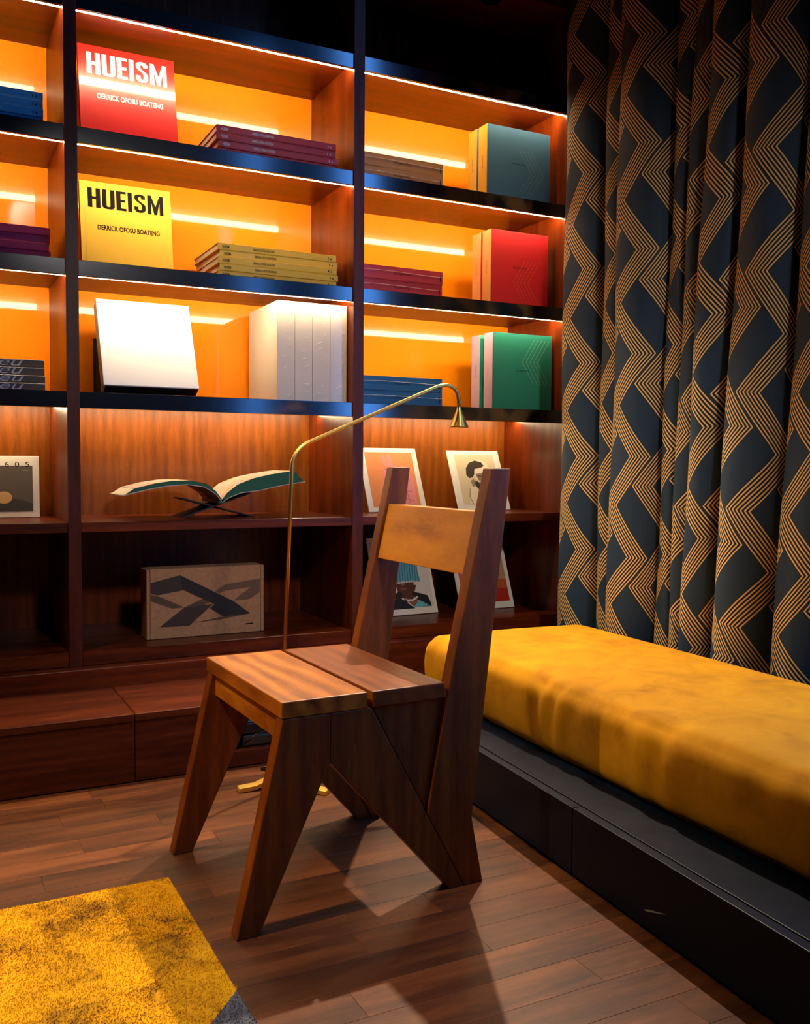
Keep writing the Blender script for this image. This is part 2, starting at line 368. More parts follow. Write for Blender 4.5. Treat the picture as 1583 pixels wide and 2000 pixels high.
CROT = math.radians(-2.6)
def cushion():
    root = thing('seat_cushion', 'thick ochre velvet cushion lying on the navy bench', 'cushion', (0.035, -0.405, BZ+0.004), (0, 0, CROT))
    X, Y, Z, R = 0.60, 2.45, 0.182, 0.042
    nx, ny, nz = 44, 150, 16
    bm = bmesh.new()
    def face(o, du, dv, nu, nv):
        g = [[bm.verts.new(Vector(o)+Vector(du)*(i/nu)+Vector(dv)*(j/nv)) for j in range(nv+1)] for i in range(nu+1)]
        for i in range(nu):
            for j in range(nv): bm.faces.new((g[i][j], g[i+1][j], g[i+1][j+1], g[i][j+1]))
    face((0,-Y,Z), (X,0,0), (0,Y,0), nx, ny); face((0,-Y,0), (0,Y,0), (X,0,0), ny, nx)
    face((0,-Y,0), (0,0,Z), (0,Y,0), nz, ny); face((X,-Y,0), (0,Y,0), (0,0,Z), ny, nz)
    face((0,-Y,0), (X,0,0), (0,0,Z), nx, nz); face((0,0,0), (0,0,Z), (X,0,0), nz, nx)
    bmesh.ops.remove_doubles(bm, verts=bm.verts, dist=1e-5)
    for v in bm.verts:
        x, y, z = v.co
        q = Vector((min(max(x, R), X-R), min(max(y, -Y+R), -R), min(max(z, R*0.7), Z-R)))
        d = Vector((x, y, z))-q
        if d.length > 1e-6: n = d.normalized(); p = q + n*R if z > Z*0.5 else q+n*R*0.98
        else: n = Vector((0,0,1)); p = v.co.copy()
        sx = min(x, X-x)/(X*0.5); sy = min(-y, Y+y)/0.5
        if z > Z*0.5: p.z += 0.016*min(1, max(0, sx))**0.6*min(1, max(0, sy))**0.5
        # soft gathers on the front face running up over the edge
        fr = max(0, 1-x/0.17); zz = z/Z
        ph = y*38 + 5.0*math.sin(y*3.1+1) + 2.2*math.sin(y*17) + 1.3*math.sin(y*11.0+zz*2) + x*22
        amp = 0.0050*fr**1.2*(0.35+0.65*math.exp(-((zz-0.62)/0.42)**2))*(0.45+0.55*math.sin(y*2.3+0.6)**2)
        p += n*(amp*math.sin(ph) + 0.003*math.sin(y*5.0+zz*3)*fr)
        cr = math.exp(-((y+0.95)/0.35)**2)*math.exp(-((x-0.2)/0.16)**2)
        p.z += 0.0016*cr*math.sin(x*70+y*31+2.5*math.sin(y*9+x*7))*(1 if z > Z*0.5 else 0)
        if x < 1e-4 or fr > 0.6: p.x -= 0.012*math.sin(math.pi*min(1, zz))
        p.z = max(p.z, 0.0)
        v.co = p
    me = bpy.data.meshes.new('cushion_cover'); bm.normal_update(); bm.to_mesh(me); bm.free()
    me.materials.append(M['velvet']); me.polygons.foreach_set('use_smooth', [True]*len(me.polygons))
    o = bpy.data.objects.new('cushion_cover', me); COL.objects.link(o); o.parent = root
    MB().tube([(X*0.5, -Y+0.004, 0.05), (X*0.5+0.1, -Y+0.004, 0.05)], 0.003, 8).build('zip', M['velvet'], root)
cushion()

# ------------------------------------------------------------------ curtain
def curtain():
    # plan of the drape: rounded folds between tight creases, from the bookcase towards the camera
    crease = [(-0.150, 0.815), (-0.375, 0.805), (-0.480, 0.780), (-0.690, 0.805), (-0.772, 0.780), (-0.850, 0.780), (-0.975, 0.800), (-1.175, 0.815), (-1.345, 0.80)]
    depth = [0.112, 0.075, 0.130, 0.070, 0.068, 0.110, 0.135, 0.105]
    pts = []
    for (a, b, dp) in zip(crease, crease[1:], depth):
        m_ = 22
        for j in range(m_):
            t = j/m_; s_ = math.sin(math.pi*t)**0.62; sk = t-0.06*math.sin(2*math.pi*t)
            pts.append((a[0]+(b[0]-a[0])*sk + 0.010*math.sin(2*math.pi*t), a[1]+(b[1]-a[1])*t-dp*s_))
    pts.append(crease[-1])
    z0, z1, nz = 0.20, 3.95, 62
    arc = [0.0]
    for a, b in zip(pts, pts[1:]): arc.append(arc[-1]+math.dist(a, b))
    v = []; uv = []
    for k in range(nz+1):
        z = z0+(z1-z0)*k/nz
        for i, (y, x) in enumerate(pts):
            dr = -(min(z, 2.8)-1.0)*0.055*min(1.0, max(0, (-y-0.25)/0.8))
            am = 1.0+0.10*math.sin(z*2.1+i*0.05)
            xx = 0.74+(x-0.74)*am + 0.004*math.sin(z*6+i*0.4)
            v.append((xx, y+dr, z)); uv.append((arc[i]+0.045, z+0.012*math.sin(i*0.13)))
    n = len(pts); f = [(k*n+i, k*n+i+1, (k+1)*n+i+1, (k+1)*n+i) for k in range(nz) for i in range(n-1)]
    root = thing('patterned_curtain', 'navy curtain with gold zigzag lines hanging behind the bench', 'curtain', (0.74, -0.8, 0.2))
    me = bpy.data.meshes.new('drape'); me.from_pydata([(a-0.74, b+0.8, c-0.2) for a, b, c in v], [], f)
    ul = me.uv_layers.new(name='UVMap')
    for li, l in enumerate(me.loops): ul.data[li].uv = uv[l.vertex_index]
    me.materials.append(M['curtain']); me.polygons.foreach_set('use_smooth', [True]*len(f))
    o = bpy.data.objects.new('drape', me); COL.objects.link(o); o.parent = root
    so = o.modifiers.new('thickness', 'SOLIDIFY'); so.thickness = 0.0016
    MB().box(-0.03, 0.03, -0.75, 0.66, 3.752, 3.77).build('track', M['black'], root, 0.002)
curtain()

# ------------------------------------------------------------------ chair
def chair():
    cx, cy = -0.60, -1.128
    root = thing('wooden_chair', 'angular solid walnut chair with wide slab legs and a board backrest', 'chair', (cx, cy, 0), (0, 0, math.radians(1.6)))
    N, F, T = -1.362-cy, -0.894-cy, 0.034
    sh = lambda poly: [(x-cx, z) for x, z in poly]
    front_leg = sh([(-0.794, 0.4025), (-0.697, 0.4025), (-0.697, 0.307), (-0.841, 0), (-0.885, 0)])
    diag = sh([(-0.6965, 0.4025), (-0.609, 0.4025), (-0.3895, 0), (-0.424, 0), (-0.6965, 0.306)])
    upr = sh([(-0.332, 0.872), (-0.284, 0.872), (-0.372, 0.142), (-0.343, 0), (-0.388, 0), (-0.4795, 0.168), (-0.4365, 0.402)])
    fil = sh([(-0.604, 0.4025), (-0.440, 0.4025), (-0.479, 0.176)])
    sides = ((N, N+T, N+0.010, N+T-0.002), (F-T, F, F-T+0.002, F-0.010))
    for a, b, c, d in sides:
        MB().prism(front_leg, a, b).build('front_leg', M['wal_z'], root, 0.0022, 2)
        MB().prism(diag, a+0.0005, b-0.0005).build('rear_leg', M['wal_z'], root, 0.0016, 2)
        MB().prism(upr, a, b).build('back_post', M['wal_z'], root, 0.0022, 2)
        MB().prism(fil, c, d).build('side_gusset', M['wal_z'], root, 0.0012, 2)
    MB().box(-0.797-cx, -0.6175-cx, N, F, 0.4032, 0.435).build('front_seat_slab', M['wal_seat'], root, 0.0022, 2)
    MB().prism(sh([(-0.607, 0.4032), (-0.4375, 0.4032), (-0.4415, 0.435), (-0.607, 0.435)]), N, F).build('rear_seat_slab', M['wal_y'], root, 0.0022, 2)
    MB().box(-0.787-cx, -0.762-cx, N+T+0.0005, F-T-0.0005, 0.352, 0.4026).build('apron', M['wal_seat'], root, 0.0015, 2)
    br = sh([(-0.3445, 0.781), (-0.3145, 0.781), (-0.3445, 0.648), (-0.3745, 0.648)])
    MB().prism(br, N+T+0.0004, F-T-0.0004).build('backrest', M['wal_back'], root, 0.0018, 2)
chair()

# ------------------------------------------------------------------ floor lamp
def lamp():
    bx_, by_ = -0.522, -0.61
    root = thing('floor_lamp', 'slim brass reading lamp with bent arm and small cone shade', 'lamp', (bx_, by_, 0))
    for ang, L in ((176, 0.115), (-51, 0.150), (62, 0.13)):
        a = math.radians(ang); d = Vector((math.cos(a), math.sin(a), 0)); s = Vector((-d.y, d.x, 0))*0.014
        prof = [(0.0, 0.030), (0.035, 0.028), (0.07, 0.016), (L, 0.013)]; lo = [(0.0, 0.018), (0.035, 0.016), (0.07, 0.003), (L, 0.0)]
        vs = []
        for (t, h), (t2, h2) in zip(prof, lo): vs += [d*t+s+Vector((0,0,h)), d*t-s+Vector((0,0,h)), d*t-s+Vector((0,0,h2)), d*t+s+Vector((0,0,h2))]
        fs = [(0,1,2,3), (12,15,14,13)] + [(i*4+j, i*4+(j+1) % 4, (i+1)*4+(j+1) % 4, (i+1)*4+j) for i in range(3) for j in range(4)]
        MB().add(vs, fs).build('foot', M['satin_brass'], root, 0.0012, 1)
    MB().tube([(0,0,0.014), (0,0,0.036)], 0.020, 20).build('hub', M['satin_brass'], root, 0.002, 2)
    p = [Vector((0, 0, 0.03)), Vector((0.034, 0, 0.875))]
    A, B, Cc = Vector((0.0345, 0, 0.880)), Vector((0.046, 0, 0.922)), Vector((0.085, 0, 0.938))
    for k in range(9):
        t = k/8; p.append(A*(1-t)**2+B*2*t*(1-t)+Cc*t*t)
    top = Vector((0.470, 0, 1.100)); p.append(top)
    q0, q1, q2, q3 = top, Vector((0.520, 0, 1.122)), Vector((0.558, 0, 1.110)), Vector((0.5545, 0, 1.045))
    for k in range(1, 13):
        t = k/12; p.append(q0*(1-t)**3+q1*3*t*(1-t)**2+q2*3*t*t*(1-t)+q3*t**3)
    MB().tube(p, 0.0055, 14).build('pole', M['brass'], root, smooth=True)
    n = 28; vs = []; c = 0.5545
    prof = [(0.0065, 1.048), (0.0075, 1.040), (0.0275, 0.992), (0.0285, 0.9885), (0.0268, 0.9885), (0.0255, 0.992), (0.006, 1.036), (0.0, 1.036)]
    for r, z in prof: vs += [(c+r*math.cos(2*math.pi*j/n), r*math.sin(2*math.pi*j/n), z) for j in range(n)]
    fs = [(i*n+j, i*n+(j+1) % n, (i+1)*n+(j+1) % n, (i+1)*n+j) for i in range(len(prof)-1) for j in range(n)]
    sh = MB().add(vs, fs).build('shade', M['brass'], root, smooth=True)
    b = MB(); vs = [(c+0.020*math.cos(2*math.pi*j/n), 0.020*math.sin(2*math.pi*j/n), 1.0030) for j in range(n)]
    vs += [(c+0.018*math.cos(2*math.pi*j/n), 0.018*math.sin(2*math.pi*j/n), 1.0060) for j in range(n)]
    b.add(vs, [tuple(range(n-1, -1, -1)), tuple(range(n, 2*n))]+[(j, (j+1) % n, n+(j+1) % n, n+j) for j in range(n)]).build('bulb', M['lampglow'], sh)
lamp()

# ------------------------------------------------------------------ rug
def rug():
    root = thing('shag_rug', 'bright yellow shaggy rug with a grey patch on the wooden floor', 'rug', (-0.93, -1.06, 0))
    X0, Y0, T = -1.05, -1.35, 0.008
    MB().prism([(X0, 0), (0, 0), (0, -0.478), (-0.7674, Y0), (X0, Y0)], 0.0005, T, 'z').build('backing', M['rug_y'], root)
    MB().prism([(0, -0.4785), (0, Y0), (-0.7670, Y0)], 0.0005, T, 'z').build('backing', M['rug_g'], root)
    n = 160000
    x = X0*np.random.rand(n); y = Y0*np.random.rand(n)
    g = x > (y+0.478)*0.88
    L = 0.0034*(0.7+0.6*np.random.rand(n)); an = np.random.rand(n)*2*np.pi
    lean = 0.005*np.random.rand(n); fl = np.sin(x*17+np.cos(y*13)*2)*1.2+np.cos(y*19)*0.8
    dx = np.cos(an)*lean*0.7+np.cos(fl)*0.002; dy = np.sin(an)*lean*0.7+np.sin(fl)*0.002
    ww = 0.0014; b = np.random.rand(n)*np.pi
    V = np.zeros((n, 3, 3)); z0 = T-0.001
    V[:,0] = np.stack([x-np.cos(b)*ww, y-np.sin(b)*ww, np.full(n, z0)], 1)
    V[:,1] = np.stack([x+np.cos(b)*ww, y+np.sin(b)*ww, np.full(n, z0)], 1)
    V[:,2] = np.stack([x+dx, y+dy, z0+L], 1)
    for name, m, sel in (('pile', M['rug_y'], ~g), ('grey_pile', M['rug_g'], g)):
        vv = V[sel].reshape(-1, 3); k = len(vv)//3
        me = bpy.data.meshes.new(name); me.vertices.add(len(vv)); me.vertices.foreach_set('co', vv.ravel())
        me.loops.add(len(vv)); me.loops.foreach_set('vertex_index', np.arange(len(vv), dtype=np.int32))
        me.polygons.add(k); me.polygons.foreach_set('loop_start', np.arange(0, 3*k, 3, dtype=np.int32))
        me.update(calc_edges=True); me.materials.append(m)
        o = bpy.data.objects.new(name, me); COL.objects.link(o); o.parent = root; o['kind'] = 'stuff'
        if name == 'grey_pile': o['label'] = 'grey patch of pile'
rug()

# ------------------------------------------------------------------ lettering
def frame(o, xd, yd): 
    xd = Vector(xd); yd = Vector(yd); zd = xd.cross(yd)
    return Matrix(((xd.x, yd.x, zd.x, o[0]), (xd.y, yd.y, zd.y, o[1]), (xd.z, yd.z, zd.z, o[2]), (0,0,0,1)))
_txt = {}
def text(name, s, width, height, m, parent, fr, bold=0.0, shear=0.0, align='LEFT'):
    """flat printed lettering scaled to a width and a cap height; fr puts the lower left corner and the two directions"""
    key = (s, bold, shear)
    if key not in _txt:
        c = bpy.data.curves.new('lettering', 'FONT'); c.body = s; c.offset = bold; c.shear = shear; c.resolution_u = 3
        o = bpy.data.objects.new('lettering', c); COL.objects.link(o)
        dg = bpy.context.evaluated_depsgraph_get(); me = bpy.data.meshes.new_from_object(o.evaluated_get(dg))
        co = np.zeros(len(me.vertices)*3); me.vertices.foreach_get('co', co); co = co.reshape(-1, 3)
        lo, hi = co.min(0), co.max(0)
        _txt[key] = ([tuple((v-lo)/np.maximum(hi-lo, 1e-6)) for v in co], [tuple(p.vertices) for p in me.polygons])
        COL.objects.unlink(o); bpy.data.objects.remove(o)
    vs, fs = _txt[key]
    return MB().add([fr @ Vector((v[0]*width, v[1]*height, 0)) for v in vs], fs).build(name, m, parent)
def hueism(mb, w, h):
    """condensed heavy capitals as flat outlines"""
    s = 0.155; x = 0.0; G = 0.055; out = []
    def R(a, b, c, d): out.append([(a, b), (c, b), (c, d), (a, d)])
    W = {'H': .43, 'U': .43, 'E': .34, 'I': s, 'S': .42, 'M': .56}
    for ch in 'HUEISM':
        wd = W[ch]
        if ch == 'H': R(x,0,x+s,1); R(x+wd-s,0,x+wd,1); R(x+s,.42,x+wd-s,.57)
        if ch == 'U':
            R(x,.12,x+s,1); R(x+wd-s,.12,x+wd,1)
            out.append([(x,.12),(x+.05,.03),(x+.13,0),(x+wd-.13,0),(x+wd-.05,.03),(x+wd,.12),(x+wd-s,.15),(x+wd-s-.03,.125),(x+s+.03,.125),(x+s,.15)])
        if ch == 'E': R(x,0,x+s,1); R(x+s,0,x+wd,.13); R(x+s,.87,x+wd,1); R(x+s,.44,x+wd-.03,.57)
        if ch == 'I': R(x,0,x+s,1)
        if ch == 'S':
            cl = [(.40,.72),(.40,.86),(.33,.955),(.21,.985),(.09,.955),(.02,.86),(.02,.72),(.07,.62),(.24,.46),(.265,.38),(.265,.2),(.21,.145),(.155,.2),(.155,.33),(.01,.33),(.01,.17),(.08,.045),(.21,.01),(.34,.045),(.41,.17),(.41,.36),(.37,.47),(.19,.64),(.165,.70),(.165,.80),(.21,.85),(.255,.80),(.255,.72)]
            out.append([(x+a, b) for a, b in cl])
        if ch == 'M':
            R(x,0,x+.135,1); R(x+wd-.135,0,x+wd,1); c = x+wd/2
            out.append([(x+.135,1),(x+.135,.62),(c-.05,0),(c,.0),(c,.42)]); out.append([(x+wd-.135,1),(c,.42),(c,.0),(c+.05,0),(x+wd-.135,.62)])
        x += wd+G
    tot = x-G
    return [[(a/tot*w, b*h) for a, b in p] for p in out]
def title(parent, fr, w, h, m):
    mb = MB()
    for p in hueism(None, w, h): mb.poly([fr @ Vector((a, b, 0)) for a, b in p])
    return mb.build('title_lettering', m, parent)

# ------------------------------------------------------------------ books
FLAT = Matrix(((0,0,1,0),(1,0,0,0),(0,1,0,0),(0,0,0,1)))       # local X->y, Y->z, Z->x : lying flat with the spine to the room
def glossy(name, c, rough=0.3, coat=0.6): 
    return mat(name, srgb(*c), rough, coat=coat, coat_rough=0.06)
BK = dict(red=glossy('cover_red', (222,30,26), 0.28, 1.0), darkred=glossy('cover_dark_red', (160,10,20), 0.45, 0.12), yellow=glossy('cover_yellow', (232,178,6), 0.6, 0.0),
          mustard=glossy('cover_mustard', (222,172,6), 0.5, 0.08), tan=glossy('cover_tan', (190,128,74), 0.55, 0.05), rose=glossy('cover_rose', (190,42,48), 0.5, 0.1),
          blue=glossy('cover_blue', (22,94,150), 0.5, 0.1), blue2=glossy('cover_blue_stack', (8,108,156), 0.45, 0.15), magenta=glossy('cover_magenta', (160,12,66), 0.6, 0.0),
          brown=glossy('cover_brown', (84,62,42), 0.35, 0.35), steelblue=glossy('cover_steel_blue', (76,128,164), 0.5, 0.15), scarlet=glossy('cover_scarlet', (226,28,34), 0.5, 0.15),
          teal=glossy('cover_teal', (26,128,108), 0.5, 0.2), gold=glossy('spine_gold', (250,190,70), 0.35, 0.4), peach=glossy('spine_peach', (252,168,96), 0.35, 0.4),
          lilac=glossy('spine_lilac', (196,176,200), 0.35, 0.4), shrink=glossy('shrink_wrapped_white', (216,200,182), 0.3, 0.7), white=glossy('volume_white', (248,240,226), 0.45, 0.2))
M['emboss'] = {k: mat('emboss_'+k, srgb(*c), 0.35) for k, c in (('steelblue', (120,158,184)), ('scarlet', (240,90,80)), ('teal', (110,164,130)))}
M['silver'] = mat('silver_print', srgb(190,184,180), 0.4)
M['wrap_line'] = mat('wrap_crease', srgb(235,225,215), 0.3)
def book(name, label, cat, mx, L, D, T, cover, spine=None, group=None, b=0.0022, over=0.003):
    """local: X from spine to fore-edge (0..D), Y thickness (0..T) with the front cover at 0, Z along the spine (0..L)"""
    root = thing(name, label, cat, group=group); root.matrix_world = mx
    mb = MB().box(0, D, 0, b, 0, L).box(0, D, T-b, T, 0, L)
    if not spine: mb.box(0, b, b, T-b, 0, L)
    mb.build('cover', cover, root, 0.0005, 1)
    if spine: MB().box(-0.0006, b, 0.0, T, 0, L).build('spine', spine, root, 0.0007, 1)
    MB().box(b+0.0006, D-over, b+0.0002, T-b-0.0002, over, L-over).build('page_block', M['page'], root)
    return root
ORD = {1: ['only'], 2: ['upper', 'lower'], 4: ['topmost', 'second from top', 'third from top', 'bottom'], 5: ['topmost', 'second from top', 'middle', 'fourth from top', 'bottom']}
def stack(n, x0, x1, y0, zs, T, D, cover, what, where, group, style=None, jit=0.004):
    rn = random.Random(hash(what) % 1000 if False else len(what)*7+n); out = []
    for i in range(n):                                   # from the shelf up
        a = rn.uniform(-0.006, 0.006)
        mx = Matrix.Translation((x0+rn.uniform(-jit, jit), y0+rn.uniform(0, jit), zs+0.0004+i*(T+0.0006))) @ Matrix.Rotation(a, 4, 'Z') @ FLAT
        w = ORD[n][n-1-i]
        r = book('flat_book', '%s %s, %s' % (w, what, where), 'book', mx, x1-x0, D, T, cover, group=group); out.append(r)
        L = x1-x0; fr = frame((-0.0004, T*0.28, L*0.035), (0,0,1), (0,1,0))
        if style == 'title':
            ink = M['ink'] if cover is BK['mustard'] else M['silver']
            text('title_lettering', 'HUEISM', L*0.055, T*0.42, ink, r, fr, 0.02)
            text('author_lettering', 'DERRICK OFOSU BOATENG', L*0.18, T*0.36, ink, r, frame((-0.0004, T*0.30, L*0.285), (0,0,1), (0,1,0)), 0.02)
            MB().poly([(-0.0004, T*.3, L*.925), (-0.0004, T*.62, L*.925), (-0.0004, T*.62, L*.933), (-0.0004, T*.3, L*.933)]).poly([(-0.0004, T*.3, L*.945), (-0.0004, T*.6, L*.953), (-0.0004, T*.3, L*.961)]).build('publisher_mark', ink, r)
        if style == 'thick':
            text('title_lettering', 'THE NEW STYLE', L*0.20, T*0.15, M['ink'], r, frame((-0.0004, T*0.42, L*0.40), (0,0,1), (0,1,0)), 0.01)
            MB().poly([(-0.0004, T*.25, L*.965), (-0.0004, T*.7, L*.965), (-0.0004, T*.7, L*.973), (-0.0004, T*.25, L*.973)]).build('publisher_mark', M['ink'], r)
            MB().tube([(-0.0006, T*(0.62+0.04*math.sin(t*5)), L*t) for t in [k/12 for k in range(13)]], 0.0004, 4).build('wrap_crease', M['wrap_line'], r)
        if style == 'mark':
            MB().poly([(-0.0004, T*.3, L-.030), (-0.0004, T*.65, L-.030), (-0.0004, T*.65, L-.027), (-0.0004, T*.3, L-.027)]).poly([(-0.0004, T*.3, L-.022), (-0.0004, T*.65, L-.019), (-0.0004, T*.3, L-.016)]).build('publisher_mark', M['ink'], r)
        if style == 'script':
            text('title_lettering', 'eu', 0.068, T*0.72, M['silver'], r, frame((-0.0004, T*0.12, L-0.128), (0,0,1), (0,1,0)), 0.0, 0.35)
            MB().tube([(-0.0006, T*0.93, 0), (-0.0006, T*0.90, L*0.6), (-0.0006, T*0.95, L)], 0.0006, 4).build('wrap_crease', M['wrap_line'], r)
    return out
zA, zB, zC_, zD, zE = ZT[1], ZT[2], ZT[3], ZTE, ZTF
stack(4, -0.502, -0.082, 0.045, zA, 0.0232, 0.27, BK['darkred'], 'dark red book', 'stacked beside the standing red book', 'dark red books stacked on the top lit shelf', 'title')
stack(5, -0.499, -0.079, 0.045, zB, 0.0219, 0.30, BK['mustard'], 'mustard yellow book', 'stacked beside the standing yellow book', 'mustard books stacked on the second lit shelf', 'title', 0.006)
stack(2, 0.006, 0.340, 0.045, zA, 0.0450, 0.27, BK['tan'], 'thick tan book', 'lying beside the steel blue book', 'thick tan books lying in the right bay', 'thick', 0.002)
stack(2, 0.006, 0.342, 0.045, zB, 0.0480, 0.27, BK['rose'], 'thick rose red book', 'lying beside the scarlet book', 'thick rose books lying in the right bay', 'thick', 0.002)
stack(2, 0.006, 0.346, 0.045, zC_, 0.0505, 0.27, BK['blue'], 'thick blue book', 'lying behind the lamp arm beside the teal book', 'thick blue books lying in the right bay', 'thick', 0.002)
stack(4, -1.43, -1.034, 0.045, zA, 0.0236, 0.28, BK['blue2'], 'bright blue book', 'stacked in the left bay', 'bright blue books stacked in the left bay', 'mark', 0.003)
stack(4, -1.42, -1.020, 0.045, zB, 0.0232, 0.28, BK['magenta'], 'magenta clothbound book', 'stacked in the left bay', 'magenta books stacked in the left bay', None, 0.004)
stack(4, -1.40, -1.038, 0.045, zC_, 0.0229, 0.26, BK['brown'], 'shrink-wrapped brown book with pale script', 'stacked in the left bay', 'brown books stacked in the left bay', 'script', 0.002)

def show_book(label, x, y, z, tilt, Wd, H, cover, ink):
    mx = Matrix.Translation((x, y, z)) @ Matrix.Rotation(-tilt, 4, 'X')
    r = book('display_book', label, 'book', mx, H, Wd, 0.024, cover)
    title(r, frame((Wd*0.085, -0.0004, H*0.70), (1,0,0), (0,0,1)), Wd*0.83, H*0.225, ink)
    text('author_lettering', 'DERRICK OFOSU BOATENG', Wd*0.68, H*0.058, ink, r, frame((Wd*0.18, -0.0004, H*0.452), (1,0,0), (0,0,1)), 0.032)
    MB().box(0.014, 0.0155, -0.0003, 0.0, 0, H).build('hinge_groove', mat('groove', tuple(0.72*c for c in cover.node_tree.nodes['Principled BSDF'].inputs['Base Color'].default_value[:3]), 0.4), r)
show_book('upright glossy red book facing out on the top lit shelf', -0.912, 0.130, zA+0.0056, math.radians(12.0), 0.306, 0.330, BK['red'], M['pale_ink'])
show_book('upright matt yellow book facing out above the white display box', -0.912, 0.140, zB+0.0050, math.radians(10.0), 0.290, 0.292, BK['yellow'], M['ink'])

def chevrons(r, Wd, H, c, x0, z0, dirn, n=5):
    mb = MB(); s = Wd*0.032; wv = Wd*0.006; a = Wd*0.20; hh = H*0.30
    for k in range(n):
        xk = x0+k*s*2*dirn*-1 if dirn < 0 else x0+k*s*2
        for sg in (1, -1):
            mb.poly([(xk, -0.0004, z0), (xk+dirn*-a if dirn > 0 else xk+a, -0.0004, z0+sg*hh), ((xk+dirn*-a if dirn > 0 else xk+a)+wv*1.6, -0.0004, z0+sg*hh), (xk+wv*1.6, -0.0004, z0)])
    return mb.build('embossed_chevrons', c, r)
def pair(key, spine, x0, z, Wd, H, what, gap, g2, cz):
    T = 0.060
    for k in (0, 1):
        mx = Matrix.Translation((x0+(0.003 if k == 0 else -0.004), 0.046+k*(T+gap), z+0.0005))
        r = book('upright_book', 'thick %s book, %s' % (what, 'nearer one of the upright pair' if k == 0 else 'rear one of the upright pair'), 'book', mx, H-0.003*k, Wd, T, BK[key], BK[spine], g2, b=0.003)
        text('spine_lettering', 'THE NEW STYLE', 0.05, 0.006, M['ink'], r, frame((-0.001, T*0.45, H*0.60), (0,0,-1), (0,1,0)))
        if k == 0:
            text('title_lettering', 'THE NEW STYLE', Wd*0.23, H*0.022, M['ink'], r, frame((Wd*0.38, -0.0005, H*0.505), (1,0,0), (0,0,1)), 0.01)
            chevrons(r, Wd, H, M['emboss'][key], *cz)
pair('steelblue', 'gold', 0.527, zA, 0.287, 0.271, 'steel blue with gold spine', 0.003, 'upright blue books with gold spines', (0.200, 0.112, 1, 4))
pair('scarlet', 'peach', 0.549, zB, 0.262, 0.280, 'scarlet with peach spine', 0.002, 'upright scarlet books with peach spines', (0.100, 0.090, -1, 5))
pair('teal', 'lilac', 0.561, zC_, 0.276, 0.291, 'teal with lilac spine', 0.020, 'upright teal books with lilac spines', (0.135, 0.185, -1, 5))

# four white volumes, spines to the room
for i, (a, b) in enumerate(((-0.298, -0.2365), (-0.2355, -0.1715), (-0.1705, -0.1065), (-0.1055, -0.0435))):
    mx = Matrix.Translation((a, 0.040, zC_+0.0005)) @ Matrix(((0,1,0,0),(1,0,0,0),(0,0,1,0),(0,0,0,1)))
    mx = Matrix.Translation((b, 0.040, zC_+0.0005)) @ Matrix.Rotation(math.radians(90), 4, 'Z')
    r = book('white_volume', 'tall shrink-wrapped white volume, %s of the four' % ['leftmost', 'second from left', 'third from left', 'rightmost'][i], 'book', mx, 0.336, 0.31, b-a, BK['white'], BK['shrink'], 'white volumes under the steel shelf edge', b=0.004)
    for k in range(9):
        zz = 0.03+k*0.03+random.uniform(-.01, .01); t = random.uniform(0.1, 0.5)*(b-a)
        MB().tube([(-0.0009, t, zz), (-0.0009, t+random.uniform(0.008, 0.02), zz+random.uniform(-0.012, 0.006))], 0.0005, 4).build('wrap_crease', M['wrap_line'], r)

# leaning white display box on its black easel
def display_box():
    root = thing('white_display_box', 'blank white square box leaning back on the lit shelf', 'box', (-0.868, 0.030, zC_+0.0270), (math.radians(-25), 0, 0))
    MB().box(0, 0.300, 0, 0.050, 0, 0.315).build('lid', M['white'], root, 0.0025, 2)
    MB().box(0.004, 0.296, 0.0505, 0.056, 0.004, 0.311).build('tray', M['white'], root, 0.002, 1)
    MB().box(0.006, 0.298, 0.003, 0.047, -0.0016, -0.0002).build('black_underside', M['matt_black'], root)  # thin black sheet over the bottom face of the box
    e = thing('box_easel', 'black board easel behind the white display box', 'easel', (-0.72, 0.18, zC_+0.0005))
    MB().prism([(-0.03, 0.0), (0.125, 0.0), (0.125, 0.008), (-0.02, 0.008)], -0.135, 0.135, 'x').build('base_board', M['matt_black'], e)
    MB().prism([(0.125, 0.008), (0.125, 0.20), (0.117, 0.20), (0.117, 0.008)], -0.135, 0.135, 'x').build('back_board', M['matt_black'], e)
    MB().prism([(-0.028, 0.0085), (0.116, 0.0085), (0.116, 0.19), (0.075, 0.19)], -0.129, -0.121, 'x').build('side_board', M['matt_black'], e)
display_box()

